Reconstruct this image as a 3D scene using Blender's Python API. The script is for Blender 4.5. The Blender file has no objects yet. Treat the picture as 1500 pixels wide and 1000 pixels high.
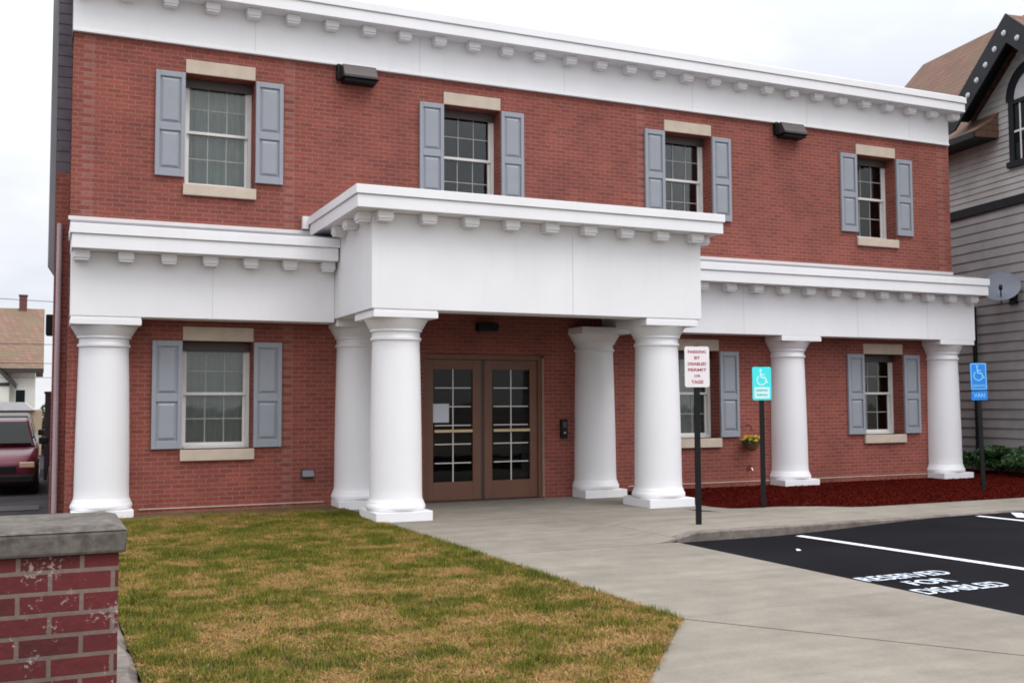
import bpy, bmesh, math, random
import numpy as np
from mathutils import Vector, Matrix
random.seed(7); RNG = np.random.default_rng(7)
S = bpy.context.scene; COL = S.collection
R = math.radians
def sm(a, b, x):
    t = min(1, max(0, (x-a)/(b-a))); return t*t*(3-2*t)

# ------------------------------------------------------------------ camera
cd = bpy.data.cameras.new('camera'); cam = bpy.data.objects.new('camera', cd); COL.objects.link(cam)
cd.sensor_width = 36; cd.lens = 36.665; cd.clip_start = .05; cd.clip_end = 3000
rt = Vector((0.91094279, -0.41250078, -0.00513322)); up = Vector((-0.02011654, -0.0568457, 0.99818029)); fw = Vector((0.41204195, 0.90918187, 0.06008127))
cam.matrix_world = Matrix(((rt.x, up.x, -fw.x, -4.5720433), (rt.y, up.y, -fw.y, -14.63325915), (rt.z, up.z, -fw.z, 1.46697329), (0, 0, 0, 1)))
S.camera = cam
# ------------------------------------------------------------------ world, sun, exposure
SUN_EL, SUN_AZ = 57, 150          # azimuth clockwise from +Y
w = bpy.data.worlds.new('World'); S.world = w; w.use_nodes = True
nt = w.node_tree; nt.nodes.clear()
def WN(t): return nt.nodes.new(t)
out = WN('ShaderNodeOutputWorld'); bg = WN('ShaderNodeBackground'); bg.inputs['Strength'].default_value = .12
sky = WN('ShaderNodeTexSky'); sky.sky_type = 'NISHITA'; sky.sun_disc = False
sky.sun_elevation = R(SUN_EL); sky.sun_rotation = R(SUN_AZ); sky.air_density = 1.0; sky.dust_density = 3
tc = WN('ShaderNodeTexCoord'); mp = WN('ShaderNodeMapping'); mp.inputs['Scale'].default_value = (1, 1, 2.6)
nz = WN('ShaderNodeTexNoise'); nz.inputs['Scale'].default_value = 2.3; nz.inputs['Detail'].default_value = 6; nz.inputs['Roughness'].default_value = .55
rp = WN('ShaderNodeValToRGB')
rp.color_ramp.elements[0].position = .36; rp.color_ramp.elements[0].color = (.72, .745, .82, 1)
rp.color_ramp.elements[1].position = .58; rp.color_ramp.elements[1].color = (.98, .985, 1.0, 1)
mul = WN('ShaderNodeVectorMath'); mul.operation = 'SCALE'; mul.inputs['Scale'].default_value = 10.0
mx = WN('ShaderNodeMixRGB'); mx.inputs['Fac'].default_value = .90
L = nt.links.new
L(tc.outputs['Generated'], mp.inputs['Vector']); L(mp.outputs['Vector'], nz.inputs['Vector']); L(nz.outputs['Fac'], rp.inputs['Fac'])
sz = WN('ShaderNodeSeparateXYZ'); gr = WN('ShaderNodeMapRange'); gr.inputs['From Min'].default_value = .25; gr.inputs['From Max'].default_value = 1; gr.inputs['To Min'].default_value = 7.9; gr.inputs['To Max'].default_value = 25
L(tc.outputs['Generated'], sz.inputs[0]); L(sz.outputs['Z'], gr.inputs['Value']); L(gr.outputs['Result'], mul.inputs['Scale'])
L(rp.outputs['Color'], mul.inputs[0]); L(sky.outputs['Color'], mx.inputs['Color1']); L(mul.outputs['Vector'], mx.inputs['Color2'])
L(mx.outputs['Color'], bg.inputs['Color']); L(bg.outputs['Background'], out.inputs['Surface'])
sd = bpy.data.lights.new('sun', 'SUN'); sd.energy = 1.0; sd.angle = R(25); sd.color = (1, .97, .93)
so = bpy.data.objects.new('sun', sd); COL.objects.link(so)
sv = Vector((math.sin(R(SUN_AZ))*math.cos(R(SUN_EL)), math.cos(R(SUN_AZ))*math.cos(R(SUN_EL)), math.sin(R(SUN_EL))))
so.rotation_euler = sv.to_track_quat('Z', 'Y').to_euler(); so.location = sv*40
vs = S.view_settings; vs.view_transform = 'Standard'; vs.look = 'None'; vs.exposure = 0.26
S.cycles.filter_width = 1.8; vs.gamma = 1

# ------------------------------------------------------------------ materials
def mat(name):
    m = bpy.data.materials.new(name); m.use_nodes = True
    return m, m.node_tree, m.node_tree.nodes['Principled BSDF']
def objco(t):
    return t.nodes.new('ShaderNodeTexCoord').outputs['Object']
def noise(t, v, sc, det=4, rough=.55):
    n = t.nodes.new('ShaderNodeTexNoise'); n.inputs['Scale'].default_value = sc; n.inputs['Detail'].default_value = det; n.inputs['Roughness'].default_value = rough
    if v is not None: t.links.new(v, n.inputs['Vector'])
    return n.outputs['Fac']
def ramp(t, f, stops):
    r = t.nodes.new('ShaderNodeValToRGB'); e = r.color_ramp.elements
    while len(e) < len(stops): e.new(.5)
    for i, (p, c) in enumerate(stops):
        e[i].position = p; e[i].color = (*c, 1)
    t.links.new(f, r.inputs['Fac']); return r.outputs['Color']
def mixc(t, f, a, b, mode='MIX'):
    n = t.nodes.new('ShaderNodeMixRGB'); n.blend_type = mode
    for s, x in (('Fac', f), ('Color1', a), ('Color2', b)):
        if hasattr(x, 'links'): t.links.new(x, n.inputs[s])
        elif isinstance(x, (int, float)): n.inputs[s].default_value = x
        else: n.inputs[s].default_value = (*x, 1)
    return n.outputs['Color']
def bump(t, b, h, s=.3, d=.01):
    n = t.nodes.new('ShaderNodeBump'); n.inputs['Strength'].default_value = s; n.inputs['Distance'].default_value = d
    t.links.new(h, n.inputs['Height']); t.links.new(n.outputs['Normal'], b.inputs['Normal'])
def plain(name, c, rough=.6, var=.12, sc=6, bs=.08, metal=0, spec=.5, streak=0):
    m, t, b = mat(name); v = objco(t)
    lo = tuple(x*(1-var) for x in c); hi = tuple(min(1, x*(1+var)) for x in c)
    n = noise(t, v, sc, 5)
    colr = ramp(t, n, [(.3, lo), (.7, hi)])
    if streak:
        mpn = t.nodes.new('ShaderNodeMapping'); mpn.inputs['Scale'].default_value = (7, 7, .6); t.links.new(v, mpn.inputs['Vector'])
        s2 = noise(t, mpn.outputs['Vector'], 1.5, 4)
        colr = mixc(t, ramp(t, s2, [(.55, (0, 0, 0)), (.8, (streak,)*3)]), colr, tuple(x*.72 for x in c))
    t.links.new(colr, b.inputs['Base Color'])
    b.inputs['Roughness'].default_value = rough; b.inputs['Metallic'].default_value = metal; b.inputs['Specular IOR Level'].default_value = spec
    if bs: bump(t, b, noise(t, v, sc*8, 3), bs, .01)
    return m
def brickmat(name, c1, c2, mortar, bw, bh, ms, var=.5, scuff=0, joints=()):
    m, t, b = mat(name); v = objco(t)
    sx = t.nodes.new('ShaderNodeSeparateXYZ'); t.links.new(v, sx.inputs[0])
    ad = t.nodes.new('ShaderNodeMath'); ad.operation = 'ADD'; t.links.new(sx.outputs['X'], ad.inputs[0]); t.links.new(sx.outputs['Y'], ad.inputs[1])
    cb = t.nodes.new('ShaderNodeCombineXYZ'); t.links.new(ad.outputs[0], cb.inputs[0]); t.links.new(sx.outputs['Z'], cb.inputs[1])
    bt = t.nodes.new('ShaderNodeTexBrick'); t.links.new(cb.outputs[0], bt.inputs['Vector'])
    bt.inputs['Scale'].default_value = 1; bt.inputs['Brick Width'].default_value = bw; bt.inputs['Row Height'].default_value = bh
    bt.inputs['Mortar Size'].default_value = ms; bt.inputs['Mortar Smooth'].default_value = .2; bt.inputs['Bias'].default_value = -.1
    bt.inputs['Color1'].default_value = (*c1, 1); bt.inputs['Color2'].default_value = (*c2, 1); bt.inputs['Mortar'].default_value = (*mortar, 1)
    n = noise(t, v, 1.3, 5); n2 = noise(t, v, 30, 4)
    cc = mixc(t, 1, bt.outputs['Color'], ramp(t, n, [(.3, (1-var*.5,)*3), (.7, (1+var*.25,)*3)]), 'MULTIPLY')
    cc = mixc(t, 1, cc, ramp(t, n2, [(.25, (.75,)*3), (.75, (1.1,)*3)]), 'MULTIPLY')
    for jx in joints:                       # toothed joints where two stretches of brickwork were keyed together
        def mth(op, a, b_=0.0):
            q = t.nodes.new('ShaderNodeMath'); q.operation = op
            for i_, u in enumerate((a, b_)):
                if hasattr(u, 'links'): t.links.new(u, q.inputs[i_])
                else: q.inputs[i_].default_value = u
            return q.outputs[0]
        near = mth('LESS_THAN', mth('ABSOLUTE', mth('SUBTRACT', sx.outputs['X'], jx)), .075)
        odd = mth('GREATER_THAN', mth('FRACT', mth('MULTIPLY', sx.outputs['Z'], 1/.1224)), .5)
        cc = mixc(t, mth('MULTIPLY', mth('MULTIPLY', near, odd), .3), cc, (.30, .19, .165))
    if scuff:
        n3 = noise(t, v, 60, 5, .7); n4 = noise(t, v, 7, 3)
        k = t.nodes.new('ShaderNodeMath'); k.operation = 'MULTIPLY'; t.links.new(n3, k.inputs[0]); t.links.new(n4, k.inputs[1])
        cc = mixc(t, ramp(t, k.outputs[0], [(.315, (0, 0, 0)), (.36, (scuff,)*3)]), cc, (.36, .30, .29))
    t.links.new(cc, b.inputs['Base Color']); b.inputs['Roughness'].default_value = .85
    h = t.nodes.new('ShaderNodeMath'); h.operation = 'SUBTRACT'; t.links.new(n2, h.inputs[0]); t.links.new(bt.outputs['Fac'], h.inputs[1])
    bump(t, b, h.outputs[0], .5, .008)
    return m
M = {}
M['brick'] = brickmat('red brick', (.285, .068, .048), (.200, .047, .036), (.290, .126, .095), .178, .0612, .0075, joints=(-1.40, -4.05, 4.42, 11.1))
M['pier_brick'] = brickmat('old red brick', (.130, .014, .016), (.088, .010, .012), (.19, .135, .115), .212, .0762, .0085, .6, .75)
M['white'] = plain('white paint', (.77, .77, .79), .55, .035, 1.2, .03, streak=.14)
M['white_gloss'] = plain('white column paint', (.78, .78, .80), .42, .02, 1.5, .02)
M['frame_white'] = plain('white window paint', (.68, .66, .64), .45, .05, 8, .02)
M['stone'] = plain('tan cast stone', (.50, .42, .34), .85, .10, 5, .15)
M['shutter'] = plain('blue grey shutter paint', (.262, .280, .318), .5, .05, 4, .03)
M['muntin'] = plain('pale muntin', (.33, .33, .32), .5, .04, 8, 0)
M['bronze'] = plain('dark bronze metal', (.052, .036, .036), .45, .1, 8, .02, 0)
M['black'] = plain('black steel', (.006, .007, .008), .55, .15, 8, .05, spec=.25)
M['door'] = plain('brown door paint', (.155, .066, .038), .5, .08, 4, .03)
M['grey_roof'] = plain('grey membrane', (.20, .20, .22), .8, .1, 3, .05)
M['flash'] = plain('white metal flashing', (.68, .64, .63), .4, .04, 4, 0)
M['grey_duct'] = plain('grey metal cladding', (.17, .17, .185), .5, .08, 4, .02, streak=.3)
M['purple_shade'] = plain('purple grey brick shade', (.105, .085, .105), .7, .2, 6, .05)  # shade on the upper side brickwork, put into the base colour
M['pink_pipe'] = plain('pinkish white pipe', (.40, .30, .32), .5, .1, 3, 0)
M['brass'] = plain('dull brass', (.62, .46, .26), .4, .08, 10, 0, .3)
M['paper'] = plain('white paper', (.62, .64, .72), .8, .03, 8, 0)
M['sign_white'] = plain('white reflective sheet', (.80, .76, .78), .4, .02, 8, 0)
M['sign_red'] = plain('sign red ink', (.38, .03, .07), .5, .05, 8, 0)
M['sign_cyan'] = plain('turquoise reflective sheet', (.055, .78, .80), .35, .03, 8, 0)
M['sign_pale'] = plain('pale reflective sheet', (.66, .92, .92), .35, .03, 8, 0)
M['sign_blue'] = plain('blue reflective sheet', (.012, .22, .74), .35, .05, 8, 0)
M['sign_ink'] = plain('turquoise ink', (.05, .45, .47), .4, .05, 8, 0)
M['lightblue'] = plain('light blue sheet', (.22, .60, .88), .35, .05, 8, 0)
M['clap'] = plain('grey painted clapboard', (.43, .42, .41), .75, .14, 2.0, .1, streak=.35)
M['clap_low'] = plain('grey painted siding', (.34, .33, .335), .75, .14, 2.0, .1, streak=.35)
M['navy'] = plain('blue black trim paint', (.010, .012, .016), .6, .15, 5, .05, spec=.3)
M['pale_panel'] = plain('pale grey panel', (.50, .50, .52), .6, .05, 5, .02)
M['dishgrey'] = plain('slate grey dish paint', (.19, .21, .26), .45, .06, 5, 0)
M['maroon'] = plain('maroon car paint', (.105, .012, .028), .22, .05, 2, 0, .25)
M['black_paint'] = plain('black car paint', (.010, .011, .014), .25, .05, 2, 0)
M['tyre'] = plain('tyre rubber', (.015, .015, .016), .85, .1, 20, .1)
M['chrome'] = plain('car silver', (.45, .45, .46), .3, .04, 10, 0, .8)
M['amber'] = plain('headlamp lens', (.5, .36, .26), .2, .1, 20, 0)
M['stucco'] = plain('cream stucco', (.66, .66, .60), .85, .06, 2, .1)
M['tan_wall'] = plain('tan block wall', (.36, .27, .19), .85, .08, 2, .1)
M['timber'] = plain('dark timber', (.03, .026, .025), .8, .15, 5, .1)
M['chim'] = plain('dark red chimney brick', (.13, .05, .045), .85, .15, 8, .2)
M['wood_dark'] = plain('dark stained wood', (.030, .016, .022), .8, .2, 5, .2)
M['terracotta'] = plain('brown pot', (.13, .065, .03), .8, .1, 8, .05)
M['yellow'] = plain('yellow petals', (.62, .40, .03), .7, .15, 20, 0)
M['redflower'] = plain('red petals', (.35, .04, .04), .7, .2, 20, 0)
M['conc_cap'] = None

def shingle(name, c):
    m, t, b = mat(name); v = objco(t)
    bt = t.nodes.new('ShaderNodeTexBrick'); t.links.new(v, bt.inputs['Vector'])
    sx = t.nodes.new('ShaderNodeSeparateXYZ'); t.links.new(v, sx.inputs[0])
    cb = t.nodes.new('ShaderNodeCombineXYZ'); t.links.new(sx.outputs['Y'], cb.inputs[0]); t.links.new(sx.outputs['Z'], cb.inputs[1])
    ad = t.nodes.new('ShaderNodeMath'); ad.operation = 'ADD'; t.links.new(sx.outputs['X'], ad.inputs[0]); t.links.new(sx.outputs['Y'], ad.inputs[1]); t.links.new(ad.outputs[0], cb.inputs[0])
    t.links.new(cb.outputs[0], bt.inputs['Vector'])
    bt.inputs['Scale'].default_value = 1; bt.inputs['Brick Width'].default_value = .28; bt.inputs['Row Height'].default_value = .14; bt.inputs['Mortar Size'].default_value = .009
    bt.inputs['Color1'].default_value = (*[x*1.12 for x in c], 1); bt.inputs['Color2'].default_value = (*[x*.82 for x in c], 1); bt.inputs['Mortar'].default_value = (*[x*.4 for x in c], 1)
    n = noise(t, v, 1.1, 5, .65)
    cc = mixc(t, ramp(t, n, [(.42, (0, 0, 0)), (.66, (.8,)*3)]), bt.outputs['Color'], (c[0]*.75, c[1]*1.05, c[2]*.8))
    t.links.new(cc, b.inputs['Base Color']); b.inputs['Roughness'].default_value = .9
    bump(t, b, bt.outputs['Fac'], .4, -.01); return m
M['shingle'] = shingle('brown shingles', (.165, .082, .058))
M['shingle_far'] = shingle('tan brown shingles', (.20, .12, .085))

def concrete(name, c, scale=1.0, dirt=.35):
    m, t, b = mat(name); v = objco(t)
    n = noise(t, v, .55*scale, 6, .62); n2 = noise(t, v, 45, 4, .7); n3 = noise(t, v, 3.2*scale, 5, .6)
    cc = ramp(t, n, [(.28, tuple(x*(1-dirt*.55) for x in c)), (.5, c), (.74, tuple(x*1.14 for x in c))])
    cc = mixc(t, 1, cc, ramp(t, n3, [(.3, (1-dirt*.4,)*3), (.6, (1.04,)*3)]), 'MULTIPLY')
    mpn = t.nodes.new('ShaderNodeMapping'); mpn.inputs['Rotation'].default_value = (0, 0, R(62)); mpn.inputs['Scale'].default_value = (.6, 6, 1); t.links.new(v, mpn.inputs['Vector'])
    n5 = noise(t, mpn.outputs['Vector'], .8, 4)
    cc = mixc(t, 1, cc, ramp(t, n5, [(.32, (.88, .875, .86)), (.6, (1.03,)*3)]), 'MULTIPLY')
    cc = mixc(t, 1, cc, ramp(t, n2, [(.25, (.86,)*3), (.75, (1.08,)*3)]), 'MULTIPLY')
    t.links.new(cc, b.inputs['Base Color']); b.inputs['Roughness'].default_value = .88; b.inputs['Specular IOR Level'].default_value = .25
    bump(t, b, n2, .25, .006); return m
M['concrete'] = concrete('pavement concrete', (.218, .196, .164))
M['kerb_conc'] = concrete('weathered kerb concrete', (.20, .170, .150), 3.5, .95)
M['conc_cap'] = concrete('weathered cap concrete', (.125, .111, .098), 7, 1.25)
def asphalt(name, c):
    m, t, b = mat(name); v = objco(t)
    n = noise(t, v, .8, 5, .6); n2 = noise(t, v, 120, 3, .8)
    cc = mixc(t, 1, ramp(t, n, [(.3, tuple(x*.62 for x in c)), (.7, tuple(x*1.6 for x in c))]), ramp(t, n2, [(.3, (.6,)*3), (.72, (1.5,)*3)]), 'MULTIPLY')
    t.links.new(cc, b.inputs['Base Color']); b.inputs['Roughness'].default_value = .92; b.inputs['Specular IOR Level'].default_value = .08
    bump(t, b, n2, .5, .006); return m
M['asphalt'] = asphalt('fresh asphalt', (.0050, .0048, .0068))
M['asphalt_old'] = asphalt('old asphalt', (.035, .032, .036))
M['ground'] = concrete('bare ground', (.16, .14, .12), .6, .5)
M['soil'] = concrete('lawn soil', (.135, .085, .040), 3, .6)
M['mulch'] = concrete('red mulch', (.055, .006, .0045), 6, .8); M['mulch'].node_tree.nodes['Principled BSDF'].inputs['Specular IOR Level'].default_value = 0
m, t, b = mat('mulch chips'); M['chips'] = m
at = t.nodes.new('ShaderNodeAttribute'); at.attribute_name = 'rnd'
t.links.new(ramp(t, at.outputs['Fac'], [(0, (.040, .0045, .0035)), (.5, (.064, .0075, .0055)), (.9, (.080, .011, .008)), (1, (.10, .030, .020))]), b.inputs['Base Color']); b.inputs['Roughness'].default_value = 1; b.inputs['Specular IOR Level'].default_value = 0
# road paint: worn white
m, t, b = mat('road paint'); M['paint'] = m; v = objco(t)
t.links.new(ramp(t, noise(t, v, 26, 5, .7), [(.33, (.16, .17, .19)), (.47, (.68, .70, .74))]), b.inputs['Base Color']); b.inputs['Roughness'].default_value = .7
# stencil paint: thinner, sprayed
m, t, b = mat('stencil paint'); M['stencil'] = m; v = objco(t)
t.links.new(ramp(t, noise(t, v, 34, 6, .75), [(.34, (.03, .034, .045)), (.54, (.62, .68, .76))]), b.inputs['Base Color']); b.inputs['Roughness'].default_value = .7
# grass blades
m, t, b = mat('grass blades'); M['grass'] = m; v = objco(t)
at = t.nodes.new('ShaderNodeAttribute'); at.attribute_name = 'rnd'
t.links.new(ramp(t, at.outputs['Fac'], [(0, (.050, .068, .006)), (.28, (.120, .130, .014)), (.55, (.205, .170, .030)), (.63, (.21, .098, .030)), (.78, (.30, .165, .052)), (.90, (.40, .25, .10)), (1.0, (.16, .055, .022))]), b.inputs['Base Color']); b.inputs['Roughness'].default_value = .8; b.inputs['Specular IOR Level'].default_value = .15
def leafmat(name, stops):
    m, t, b = mat(name); at = t.nodes.new('ShaderNodeAttribute'); at.attribute_name = 'rnd'
    t.links.new(ramp(t, at.outputs['Fac'], stops), b.inputs['Base Color']); b.inputs['Roughness'].default_value = .6; return m
M['leaf'] = leafmat('dark green leaves', [(0, (.010, .030, .007)), (.6, (.025, .075, .014)), (1, (.05, .13, .028))])
M['redleaf'] = leafmat('purple red leaves', [(0, (.06, .008, .02)), (1, (.18, .02, .05))])
M['midleaf'] = leafmat('garden leaves', [(0, (.025, .05, .012)), (1, (.08, .13, .03))])
def glassmat(name, tint, refl):
    m = bpy.data.materials.new(name); m.use_nodes = True; t = m.node_tree; t.nodes.clear()
    o = t.nodes.new('ShaderNodeOutputMaterial'); tr = t.nodes.new('ShaderNodeBsdfTransparent'); gl = t.nodes.new('ShaderNodeBsdfGlossy'); mi = t.nodes.new('ShaderNodeMixShader'); fr = t.nodes.new('ShaderNodeFresnel')
    tr.inputs['Color'].default_value = (*tint, 1); gl.inputs['Roughness'].default_value = .02; fr.inputs['IOR'].default_value = 1.5
    ml = t.nodes.new('ShaderNodeMath'); ml.operation = 'MULTIPLY'; ml.inputs[1].default_value = refl; ml.use_clamp = True; t.links.new(fr.outputs[0], ml.inputs[0])
    bp_ = t.nodes.new('ShaderNodeBump'); bp_.inputs['Strength'].default_value = .06; bp_.inputs['Distance'].default_value = .02
    t.links.new(noise(t, t.nodes.new('ShaderNodeTexCoord').outputs['Object'], 2.2, 2), bp_.inputs['Height']); t.links.new(bp_.outputs[0], gl.inputs['Normal'])
    t.links.new(ml.outputs[0], mi.inputs[0]); t.links.new(tr.outputs[0], mi.inputs[1]); t.links.new(gl.outputs[0], mi.inputs[2]); t.links.new(mi.outputs[0], o.inputs['Surface'])
    return m
M['glass'] = glassmat('window glass', (.78, .82, .81), 1.5)
M['door_glass'] = glassmat('door glass', (.55, .57, .56), .5)
M['car_glass'] = plain('dark car glass', (.008, .012, .012), .08, .1, 3, 0, spec=.1)
M['curtain_pale'] = plain('sheer curtain', (.60, .63, .61), .9, .08, 3, 0)
M['curtain_dim'] = plain('grey green blind', (.36, .38, .37), .9, .08, 3, 0)
M['interior'] = plain('dim interior', (.10, .085, .08), .9, .3, 2, 0)

# ------------------------------------------------------------------ mesh builder
class MB:
    def __init__(s): s.v = []; s.f = []; s.sm = []
    def add(s, vs_, fs, smooth=False):
        k = len(s.v); s.v += [tuple(p) for p in vs_]; s.f += [tuple(i+k for i in f) for f in fs]; s.sm += [smooth]*len(fs); return s
    def box(s, x0, x1, y0, y1, z0, z1):
        return s.add([(x0, y0, z0), (x1, y0, z0), (x1, y1, z0), (x0, y1, z0), (x0, y0, z1), (x1, y0, z1), (x1, y1, z1), (x0, y1, z1)],
                     [(0, 3, 2, 1), (4, 5, 6, 7), (0, 1, 5, 4), (1, 2, 6, 5), (2, 3, 7, 6), (3, 0, 4, 7)])
    def lathe(s, prof, n=48, c=(0, 0, 0)):
        vs_ = []; fs = []
        for r, z in prof:
            for i in range(n):
                a = 2*math.pi*i/n; vs_.append((c[0]+r*math.cos(a), c[1]+r*math.sin(a), c[2]+z))
        for j in range(len(prof)-1):
            for i in range(n):
                k = (i+1) % n; fs.append((j*n+i, j*n+k, (j+1)*n+k, (j+1)*n+i))
        fs.append(tuple(range(n-1, -1, -1))); fs.append(tuple((len(prof)-1)*n+i for i in range(n)))
        return s.add(vs_, fs, True)
    def extr(s, pts, d):                    # closed polygon of 3-D points extruded along d
        n = len(pts); d = Vector(d); p = [Vector(q) for q in pts]
        return s.add(p+[q+d for q in p], [tuple(range(n-1, -1, -1)), tuple(range(n, 2*n))]+[(i, (i+1) % n, (i+1) % n+n, i+n) for i in range(n)])
    def tube(s, path, r, n=10):
        p = [Vector(q) for q in path]; vs_ = []; fs = []
        for i, q in enumerate(p):
            d = (p[min(i+1, len(p)-1)]-p[max(i-1, 0)]).normalized()
            a = d.orthogonal().normalized() if abs(d.z) > .9 else d.cross(Vector((0, 0, 1))).normalized()
            b_ = d.cross(a)
            rr = r[i] if isinstance(r, (list, tuple)) else r
            for k in range(n):
                t_ = 2*math.pi*k/n; vs_.append(q+a*rr*math.cos(t_)+b_*rr*math.sin(t_))
        for i in range(len(p)-1):
            for k in range(n):
                fs.append((i*n+k, i*n+(k+1) % n, (i+1)*n+(k+1) % n, (i+1)*n+k))
        fs.append(tuple(range(n-1, -1, -1))); fs.append(tuple((len(p)-1)*n+k for k in range(n)))
        return s.add(vs_, fs, True)
    def loft(s, rings, smooth=True):
        n = len(rings[0]); k = len(rings); vs_ = [q for r_ in rings for q in r_]
        fs = [(j*n+i, j*n+(i+1) % n, (j+1)*n+(i+1) % n, (j+1)*n+i) for j in range(k-1) for i in range(n)]
        fs += [tuple(range(n-1, -1, -1)), tuple((k-1)*n+i for i in range(n))]
        return s.add(vs_, fs, smooth)
    def build(s, name, material, parent=None, loc=None, bevel=0, fix=False):
        me = bpy.data.meshes.new(name); me.from_pydata(s.v, [], s.f); me.update()
        me.polygons.foreach_set('use_smooth', s.sm)
        if fix:
            bm = bmesh.new(); bm.from_mesh(me); bmesh.ops.recalc_face_normals(bm, faces=bm.faces); bm.to_mesh(me); bm.free()
        if any(s.sm): me.set_sharp_from_angle(angle=R(35))
        o = bpy.data.objects.new(name, me); COL.objects.link(o); me.materials.append(M[material] if isinstance(material, str) else material)
        if parent is not None: o.parent = parent
        if loc is not None: o.location = loc
        if bevel:
            mo = o.modifiers.new('bevel', 'BEVEL'); mo.width = bevel; mo.segments = 2; mo.limit_method = 'ANGLE'; mo.angle_limit = R(40)
        return o
def tag(o, label=None, cat=None, group=None, kind=None):
    if label: o['label'] = label
    if cat: o['category'] = cat
    if group: o['group'] = group
    if kind: o['kind'] = kind
    return o
def thing(name, label, cat, loc=(0, 0, 0), rz=0, group=None):
    o = bpy.data.objects.new(name, None); COL.objects.link(o); o.location = loc; o.rotation_euler = (0, 0, rz); o.empty_display_size = .2
    return tag(o, label, cat, group)
def copy_tree(o, parent=None, loc=None, rz=None):
    c = o.copy(); COL.objects.link(c)
    if parent is not None: c.parent = parent
    if loc is not None: c.location = loc
    if rz is not None: c.rotation_euler = (0, 0, rz)
    for ch in list(o.children): copy_tree(ch, c)
    return c
def text_mb(txt, size, th=.0015, sx=1.0):
    """centred text standing in the XZ plane, facing -Y"""
    cu = bpy.data.curves.new('t', 'FONT'); cu.body = txt; cu.size = size; cu.align_x = 'CENTER'; cu.align_y = 'CENTER'; cu.extrude = th; cu.offset = size*.02
    ob = bpy.data.objects.new('t', cu); COL.objects.link(ob); dg = bpy.context.evaluated_depsgraph_get(); dg.update()
    me = bpy.data.meshes.new_from_object(ob.evaluated_get(dg))
    vs_ = [(v.co.x*sx, -v.co.z, v.co.y) for v in me.vertices]; fs = [tuple(p.vertices) for p in me.polygons]
    bpy.data.objects.remove(ob); bpy.data.meshes.remove(me); bpy.data.curves.remove(cu)
    return vs_, fs
def leafcloud(name, material, parent, pts, size, loc=None):
    """pts Nx3 positions, size: leaf length; quads with random orientation"""
    n = len(pts); a = RNG.normal(size=(n, 3)); a /= np.linalg.norm(a, axis=1)[:, None]
    b_ = np.cross(a, RNG.normal(size=(n, 3))); b_ /= np.linalg.norm(b_, axis=1)[:, None]
    s_ = size*RNG.uniform(.6, 1.3, (n, 1))
    v = np.stack([pts-a*s_, pts+b_*s_*.45, pts+a*s_, pts-b_*s_*.45], 1).reshape(-1, 3)
    me = bpy.data.meshes.new(name); me.vertices.add(4*n); me.vertices.foreach_set('co', v.ravel())
    me.loops.add(4*n); me.loops.foreach_set('vertex_index', np.arange(4*n)); me.polygons.add(n); me.polygons.foreach_set('loop_start', np.arange(n)*4); me.polygons.foreach_set('loop_total', np.full(n, 4)); me.update(calc_edges=True)
    at = me.attributes.new('rnd', 'FLOAT', 'POINT'); at.data.foreach_set('value', np.repeat(RNG.uniform(0, 1, n), 4).astype(np.float32))
    o = bpy.data.objects.new(name, me); COL.objects.link(o); me.materials.append(M[material])
    if parent is not None: o.parent = parent
    if loc is not None: o.location = loc
    return o

# ================================================================== SETTING
def struct(o): o['kind'] = 'structure'; return o
# base ground: driveway level on the left, lawn level on the right
g = MB()
xs = [-900, -60, -4.34, -4.30, 14, 900]; zs = [-.6, -.50, -.50, -.12, -.06, -.06]; ys = [-900, -60, 40, 900]
vs_ = [(x, y, z) for y in ys for x, z in zip(xs, zs)]
g.add(vs_, [(j*6+i, j*6+i+1, (j+1)*6+i+1, (j+1)*6+i) for j in range(3) for i in range(5)])
struct(g.build('ground', 'ground'))
d = MB(); d.box(-30, -4.35, -9.0, 60, -.52, -.45); struct(d.build('driveway', 'asphalt_old'))
# paved concrete: height field with clipped cells
def walk_z(x, y):
    return .02+.09*sm(1.25, 1.9, x)*sm(-2.6, -4.2, y)*(1 if y > -5.36 else 0)+.09*sm(4.0, 5.0, x)*(1-sm(1.25, 1.9, x)*sm(-2.6, -4.2, y))
def bed_edge(x):                            # front edge of the mulch bed
    return -2.3-1.75*sm(3.55, 5.3, x)
def grid_slab(name, material, xs, ys, zf, thick=.12, bevel=0):
    m_ = MB(); nx, ny = len(xs), len(ys)
    v = [(x, y, zf(x, y)) for y in ys for x in xs]+[(x, y, zf(x, y)-thick) for y in ys for x in xs]; N = nx*ny; f = []
    for j in range(ny-1):
        for i in range(nx-1):
            a = j*nx+i; f.append((a, a+1, a+nx+1, a+nx))
    for i in range(nx-1):
        f.append((i+N, i+1+N, i+1, i)); b0 = (ny-1)*nx+i; f.append((b0, b0+1, b0+1+N, b0+N))
    for j in range(ny-1):
        a = j*nx; f.append((a, a+nx, a+nx+N, a+N)); a = j*nx+nx-1; f.append((a+N, a+nx+N, a+nx, a))
    m_.add(v, f); return m_.build(name, material, bevel=bevel)
lin = lambda a, b_, n: [a+(b_-a)*i/(n-1) for i in range(n)]
wk = lambda x, y: walk_z(x, y)
# walkway slabs, with narrow open joints between them
struct(grid_slab('walkway', 'concrete', lin(-.68, 1.545, 12), lin(-2.40, .05, 10), wk))
struct(grid_slab('walkway', 'concrete', lin(1.55, 4.04, 22), lin(-2.40, .05, 6), wk))
struct(grid_slab('walkway', 'concrete', lin(-.68, 1.545, 24), lin(-5.30, -2.404, 16), wk))
struct(grid_slab('walkway', 'concrete', lin(1.55, 3.55, 22), lin(-5.17, -2.404, 24), wk))
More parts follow.
